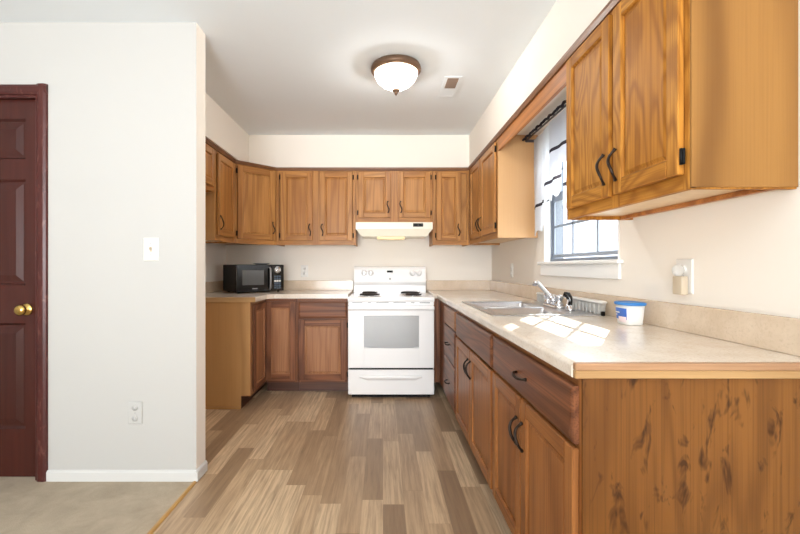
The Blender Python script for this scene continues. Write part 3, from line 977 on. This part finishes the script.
# backguard
m_ = MB(o)
m_.prism([(4.292, ZK - .04), (4.292, .96), (4.268, .985), (4.262, 1.0), (4.285, 1.125), (4.300, 1.148), (4.33, 1.156), (4.40, 1.156), (4.40, ZK - .04)], 'x', RX0 + .012, RX1 - .012)
bgd = m_.build('backguard', 'enamel', st)
for kx in (-.19, -.125, .30, .365):
    m_ = MB(o); yy = 4.274
    m_.lathe([(.030, .0), (.030, -.004), (.024, -.008), (.021, -.024), (0, -.026)], (kx, yy, 1.09), 'y', 20)
    m_.box(kx - .0035, kx + .0035, yy - .030, yy - .020, 1.072, 1.108)
    m_.build('control_knob', 'enamel', bgd)
m_ = MB(o); m_.box(.040, .100, 4.269, 4.2775, 1.094, 1.114, bev=.002); m_.build('badge', 'black_matte', bgd, label='small dark maker badge')
m_ = MB(o); m_.lathe([(.010, 0), (.010, -.003), (0, -.004)], (.072, 4.267, 1.03), 'y', 14); m_.build('indicator_light', 'grey', bgd)
# burners
for bx, by, br in ((-.125, 3.84, .098), (-.135, 4.12, .078), (.275, 3.84, .078), (.265, 4.12, .098)):
    m_ = MB(o); m_.lathe([(br + .012, .0005), (br + .012, .004), (br, .003), (br - .02, .0015), (0, .001)], (bx, by, ZK), n=32)
    bu = m_.build('burner', 'chrome', st)
    m_ = MB(o); pts = []
    turns = 4 if br > .09 else 3
    for i in range(turns * 20 + 1):
        t = i / 20 * 2 * PI; r = .022 + (br - .026) * i / (turns * 20)
        pts.append((bx + r * math.cos(t), by + r * math.sin(t), ZK + .014))
    m_.tube(pts, .0062, 6)
    m_.box(bx - br + .01, bx + br - .01, by - .004, by + .004, ZK + .003, ZK + .008)
    m_.build('coil', 'coil', bu)
# manifold strip with vents
m_ = MB(o); m_.box(RX0 + .002, RX1 - .002, RYF + .006, RYF + .0305, .818, .8455, bev=.002); mf = m_.build('vent_strip', 'enamel', st)
for a, b in ((-.27, -.18), (-.135, -.105), (-.06, .05), (.09, .20), (.245, .275), (.32, .41)):
    m_ = MB(o); m_.box(a, b, RYF + .0045, RYF + .0065, .834, .840); m_.build('vent_slot', 'slot_grey', mf)
# oven door
m_ = MB(o); yd = RYF
wx0, wx1, wz0, wz1 = -.165, .312, .442, .722
m_.box(RX0 + .001, wx0, yd, yd + .0295, .268, .812, bev=.004); m_.box(wx1, RX1 - .001, yd, yd + .0295, .268, .812, bev=.004)
m_.box(wx0 - .005, wx1 + .005, yd, yd + .0295, .268, wz0, bev=.004); m_.box(wx0 - .005, wx1 + .005, yd, yd + .0295, wz1, .812, bev=.004)
od = m_.build('oven_door', 'enamel', st)
m_ = MB(o)
pts = [(wx0 - .004, wz1 + .004), (wx0 - .004, wz0 + .012)] + [(wx0 + (wx1 - wx0) * i / 10, wz0 + .010 - .012 * math.sin(PI * i / 10)) for i in range(1, 10)] + [(wx1 + .004, wz0 + .012), (wx1 + .004, wz1 + .004)]
m_.prism(pts, 'y', yd + .002, yd + .012); m_.build('oven_window', 'oven_glass', od, label='grey dotted glass')
m_ = MB(o)
m_.prism([(RYF - .001, .772), (RYF - .030, .776), (RYF - .042, .786), (RYF - .042, .800), (RYF - .030, .806), (RYF - .022, .803), (RYF - .022, .790), (RYF - .001, .787)], 'x', RX0 + .004, RX1 - .004)
m_.build('door_handle', 'enamel', od)
# storage drawer
m_ = MB(o)
m_.box(RX0 + .001, RX1 - .001, yd, yd + .0295, .036, .252, bev=.004)
dr = m_.build('storage_drawer', 'enamel', st)
m_ = MB(o)
hp = []
for i in range(25):
    t = i / 24
    x = -.205 + .548 * t
    e_ = min(1, min(t, 1 - t) * 9)
    hp.append([(x, yd + .001, .205), (x, yd - .010 * e_ - .001, .203), (x, yd - .016 * e_ - .001, .190), (x, yd - .008 * e_ - .001, .172 + .012 * (1 - e_)), (x, yd + .001, .160 + .03 * (1 - e_))])
m_.grid(hp); m_.build('drawer_pull', 'enamel', dr)
m_ = MB(o); m_.box(RX0 + .01, RX1 - .01, yd + .012, yd + .0295, .2525, .2675); m_.build('gap_strip', 'black_matte', st)  # black strip that darkens the gap between oven door and drawer

# ------------------------------------------------------------------ microwave
mw = thing('microwave_oven', 'black countertop microwave turned diagonally in the kitchen corner', 'microwave', (-1.34, 3.84, ZT), math.radians(40))
MW, MD, MH = .475, .35, .268
fz = .012
m_ = MB(); m_.box(0, MW, .02, MD, fz, MH, bev=.004)
m_.build('body', 'black_matte', mw)
for a in (.04, MW - .04):
    for b in (.05, MD - .05):
        m_ = MB(); m_.lathe([(.014, .0006), (.012, .0118)], (a, b, 0), n=12); m_.build('foot', 'black_matte', mw)
m_ = MB(); m_.box(.002, .345, 0, .0198, fz + .002, MH - .002, bev=.003); md = m_.build('door', 'black', mw)
m_ = MB(); m_.box(.055, .265, -.0015, .003, .075, .215, bev=.001); m_.build('door_window', 'micro_glass', md, label='grey window')
m_ = MB(); m_.tube([(.322, -.001, .03), (.322, -.024, .045), (.322, -.028, .14), (.322, -.024, .225), (.322, -.001, .24)], .008, 10); m_.build('door_handle', 'grey', md, label='silver grey handle')
m_ = MB(); m_.box(.15, .20, -.0012, .003, .036, .047); m_.build('badge', 'grey', md, label='small silver maker badge')
m_ = MB(); m_.box(.348, MW - .002, 0, .0198, fz + .002, MH - .002, bev=.003); cp = m_.build('control_panel', 'black', mw)
m_ = MB(); m_.lathe([(.033, -.0005), (.033, -.008), (.027, -.010), (.026, -.006), (.024, -.006), (.022, -.02), (0, -.021)], (.404, 0, .218), 'y', 24); m_.build('dial', 'chrome', cp, label='silver ringed dial')
for i in range(3):
    for j in range(6):
        m_ = MB(); m_.box(.370 + .024 * i, .390 + .024 * i, -.002, .001, .035 + .022 * j, .052 + .022 * j); m_.build('key_pad', 'plastic' if j == 3 else 'keys', cp)
ds = MB((-1.2, 4.15, ZT + .2686)); ds.lathe([(.05, 0), (.055, .003), (.085, .014), (.083, .016), (.05, .006), (0, .006)], (-1.2, 4.15, ZT + .2686))
tag(ds.build('small_dish', 'grey'), 'small round grey dish lying on top of the black microwave', 'dish')

# ------------------------------------------------------------------ switches and outlets (local: plate on plane y = 0, front -y)
def plate(name, label, cat, loc, rz, w_=.078, h=.125, kind='outlet', mat='plastic'):
    t_ = thing(name, label, cat, loc, rz)
    m = MB()
    def r_(i, y): return [(-w_ / 2 + i, y, -h / 2 + i), (w_ / 2 - i, y, -h / 2 + i), (w_ / 2 - i, y, h / 2 - i), (-w_ / 2 + i, y, h / 2 - i)]
    m.loft([r_(0, -.0005), r_(0, -.003), r_(.005, -.006)], smooth=False, cap0=True, cap1=True)
    for zz in ((-.03, .03) if kind == 'switch' else (0,)): m.lathe([(.0035, -.006), (.003, -.0072), (0, -.0075)], (0, 0, zz), 'y', 10, 1)
    pl = m.build('plate', [mat, 'grey'], t_)
    if kind == 'switch':
        m = MB(); m.box(-.006, .006, -.0075, -.006, -.014, .014); m.prism([(-.0075, -.006), (-.019, .004), (-.019, .012), (-.0075, .006)], 'x', -.0045, .0045)
        m.build('toggle', 'ivory', t_)
    else:
        for zz in (-.028, .028):
            m = MB(); m.lathe([(.0165, -.0062), (.0165, -.008), (0, -.0082)], (0, 0, zz), 'y', 20); r_o = m.build('receptacle', mat, t_)
            m = MB(); m.box(-.0065, -.0045, -.0086, -.0078, zz - .002, zz + .007); m.box(.0045, .0065, -.0086, -.0078, zz - .002, zz + .006); m.box(-.002, .002, -.0086, -.0078, zz - .011, zz - .007)
            m.build('slot', 'grey', r_o)
    return t_
plate('light_switch', 'white light switch at chest height on the pale wall beside the red door', 'light switch', (-1.24, YS - .001, 1.245), 0, .08, .122, 'switch')
plate('wall_outlet', 'painted over wall outlet low on the pale wall above the baseboard', 'outlet', (-1.325, YS - .001, .37), 0, .076, .12, mat='wall_living')
plate('wall_outlet', 'white wall outlet on the back wall between the microwave and the stove', 'outlet', (-.835, YB - .001, 1.107), 0)
plate('wall_outlet', 'white wall outlet on the side wall between the far cabinet corner and the window', 'outlet', (XR - .001, 3.76, 1.12), -PI / 2)
plate('wall_outlet', 'white wall outlet above the counter that the beige night light is plugged into', 'outlet', (XR - .001, 1.604, 1.115), -PI / 2, .09, .132)
nl = thing('night_light', 'beige plug in night light with a frosted globe on the wall above the counter', 'night light', (XR - .0095, 1.60, 1.045), -PI / 2)
m_ = MB(); m_.box(-.026, .026, -.026, -.0008, .0, .070, bev=.004, seg=2); m_.build('body', 'ivory', nl)
m_ = MB(); m_.lathe([(.010, .0705), (.0175, .080), (.0205, .092), (.018, .105), (.010, .113), (0, .115)], (0, -.0215, 0), n=20); m_.build('globe', 'clear_plastic', nl, label='frosted round globe')

# ------------------------------------------------------------------ ceiling lamp and vent
cl = thing('ceiling_light', 'round bronze ceiling light with a lit frosted glass bowl', 'ceiling light', (.085, 2.74, ZC - .001))
o = cl.location.copy()
m_ = MB(o); m_.lathe([(.156, 0), (.160, -.008), (.164, -.022), (.163, -.032), (.152, -.040), (.138, -.043), (.120, -.0435)], (.085, 2.74, ZC - .0015), n=48); m_.build('pan', 'lamp_bronze', cl)
m_ = MB(o); m_.lathe([(.140, -.044), (.137, -.062), (.122, -.092), (.096, -.118), (.062, -.138), (.026, -.149), (0, -.150)], (.085, 2.74, ZC - .0015), n=48); m_.build('glass_bowl', 'lamp_glass', cl)
m_ = MB(o); m_.lathe([(.022, -.1505), (.027, -.155), (.022, -.163), (.011, -.170), (.011, -.178), (0, -.194)], (.085, 2.74, ZC - .0015), n=16); m_.build('finial', 'lamp_bronze', cl)
bl = bpy.data.lights.new('lamp_bulb', 'POINT'); bl.energy = 35; bl.shadow_soft_size = .04; bl.color = (1, .975, .94)
bo = bpy.data.objects.new('lamp_bulb', bl); COL.objects.link(bo); bo.parent = cl; bo.location = (0, 0, -.055)
vt = thing('ceiling_vent', 'small rectangular ceiling vent with a brown grille half, beside the ceiling light', 'vent', (.487, 3.06, ZC - .001))
o = vt.location.copy()
m_ = MB(o); a0, a1, b0, b1, z = .428, .546, 2.885, 3.235, ZC - .0012
m_.box(a0, a1, b0, b0 + .02, z - .003, z); m_.box(a0, a1, b1 - .02, b1, z - .003, z); m_.box(a0, a0 + .02, b0 + .02, b1 - .02, z - .003, z); m_.box(a1 - .02, a1, b0 + .02, b1 - .02, z - .003, z)
m_.box(a0 + .02, a1 - .02, 3.07, b1 - .02, z - .002, z)
m_.box(a0 + .02, a1 - .02, 3.06, 3.07, z - .003, z)
m_.build('frame', 'ceiling', vt)
m_ = MB(o); m_.box(a0 + .02, a1 - .02, b0 + .02, 3.06, z - .001, z)
for i in range(9):
    y = b0 + .026 + i * .0175
    m_.prism([(y, z - .001), (y + .011, z - .006), (y + .012, z - .005), (y + .003, z - .001)], 'x', a0 + .02, a1 - .02)
m_.build('grille', 'louver', vt, label='brown louvered half')

# ------------------------------------------------------------------ curtain
rd = MB((1.058, 2.54, 2.085)); rd.tube([(1.058, 1.96, 2.085), (1.058, 3.118, 2.085)], .006, 10)
rd.box(1.058, XR - .001, 3.112, 3.118, 2.075, 2.095); rd.box(1.058, XR - .001, 1.96, 1.972, 2.075, 2.095)
tag(rd.build('curtain_rod', 'rod'), 'thin dark curtain rod across the top of the window', 'curtain rod')
cu = thing('window_valance_curtain', 'sheer white swag curtain with dark ribbon bands hanging at the window', 'curtain', (1.10, 2.54, 2.07))
o = cu.location.copy()
def layer(x, ya, yb, ztop, zb_a, zb_b, ribbon_a, ribbon_b, folds, amp, nm='swag_layer', sag=0, seed=0):
    """hanging sheet from y=ya to y=yb; bottom height runs from zb_a to zb_b, ribbon centre from ribbon_a to ribbon_b"""
    R = random.Random(seed)
    ny = 60; rows = []
    lv = []
    tb_ = []
    for k_ in range(ny + 1):
        t = k_ / ny
        zb = zb_a + (zb_b - zb_a) * t - sag * math.sin(PI * t) + .012 * math.sin(t * folds * 2 * PI * 1.5 + seed)
        rb = ribbon_a + (ribbon_b - ribbon_a) * t - sag * math.sin(PI * t) * .8
        tb_.append((zb, rb))
    ks = 10
    for i in range(ks + 6):
        row = []
        for k_ in range(ny + 1):
            t = k_ / ny; zb, rb = tb_[k_]
            if i <= ks - 1: z_ = ztop + (rb + .011 - ztop) * i / (ks - 1)
            elif i == ks: z_ = rb - .011
            else: z_ = rb - .011 + (zb - rb + .011) * (i - ks) / 5
            dpt = (ztop - z_) / max(.05, ztop - zb)
            off = amp * (.35 + .65 * dpt) * math.sin(t * folds * 2 * PI + seed + .6 * math.sin(3 * z_ * 3)) 
            row.append((x + off, ya + (yb - ya) * t, z_))
        rows.append(row)
    m = MB(o); m.grid(rows, matf=lambda i, k: 1 if i == ks - 1 else 0)
    return m.build(nm, ['sheer', 'sheer_trim'], cu)
layer(1.116, 3.112, 2.84, 2.09, 1.365, 1.46, 1.585, 1.61, 2.0, .010, seed=1)
layer(1.098, 2.88, 2.60, 2.09, 1.57, 1.62, 1.705, 1.72, 2.0, .008, seed=2)
layer(1.082, 2.74, 2.42, 2.09, 1.75, 1.80, 1.90, 1.89, 2.0, .006, seed=3)
layer(1.122, 2.60, 1.985, 2.09, 1.545, 1.52, 1.66, 1.64, 4.0, .008, seed=4)
m_ = MB(o)
pts = []
for i in range(61):
    t = i / 60
    pts.append((1.036 + .003 * math.sin(i * 1.1), 3.108 - 1.12 * t, 2.088 + .004 * math.sin(i * 1.7)))
m_.tube(pts, .009, 6); m_.build('header_band', 'sheer_trim', cu, label='dark gathered header band')
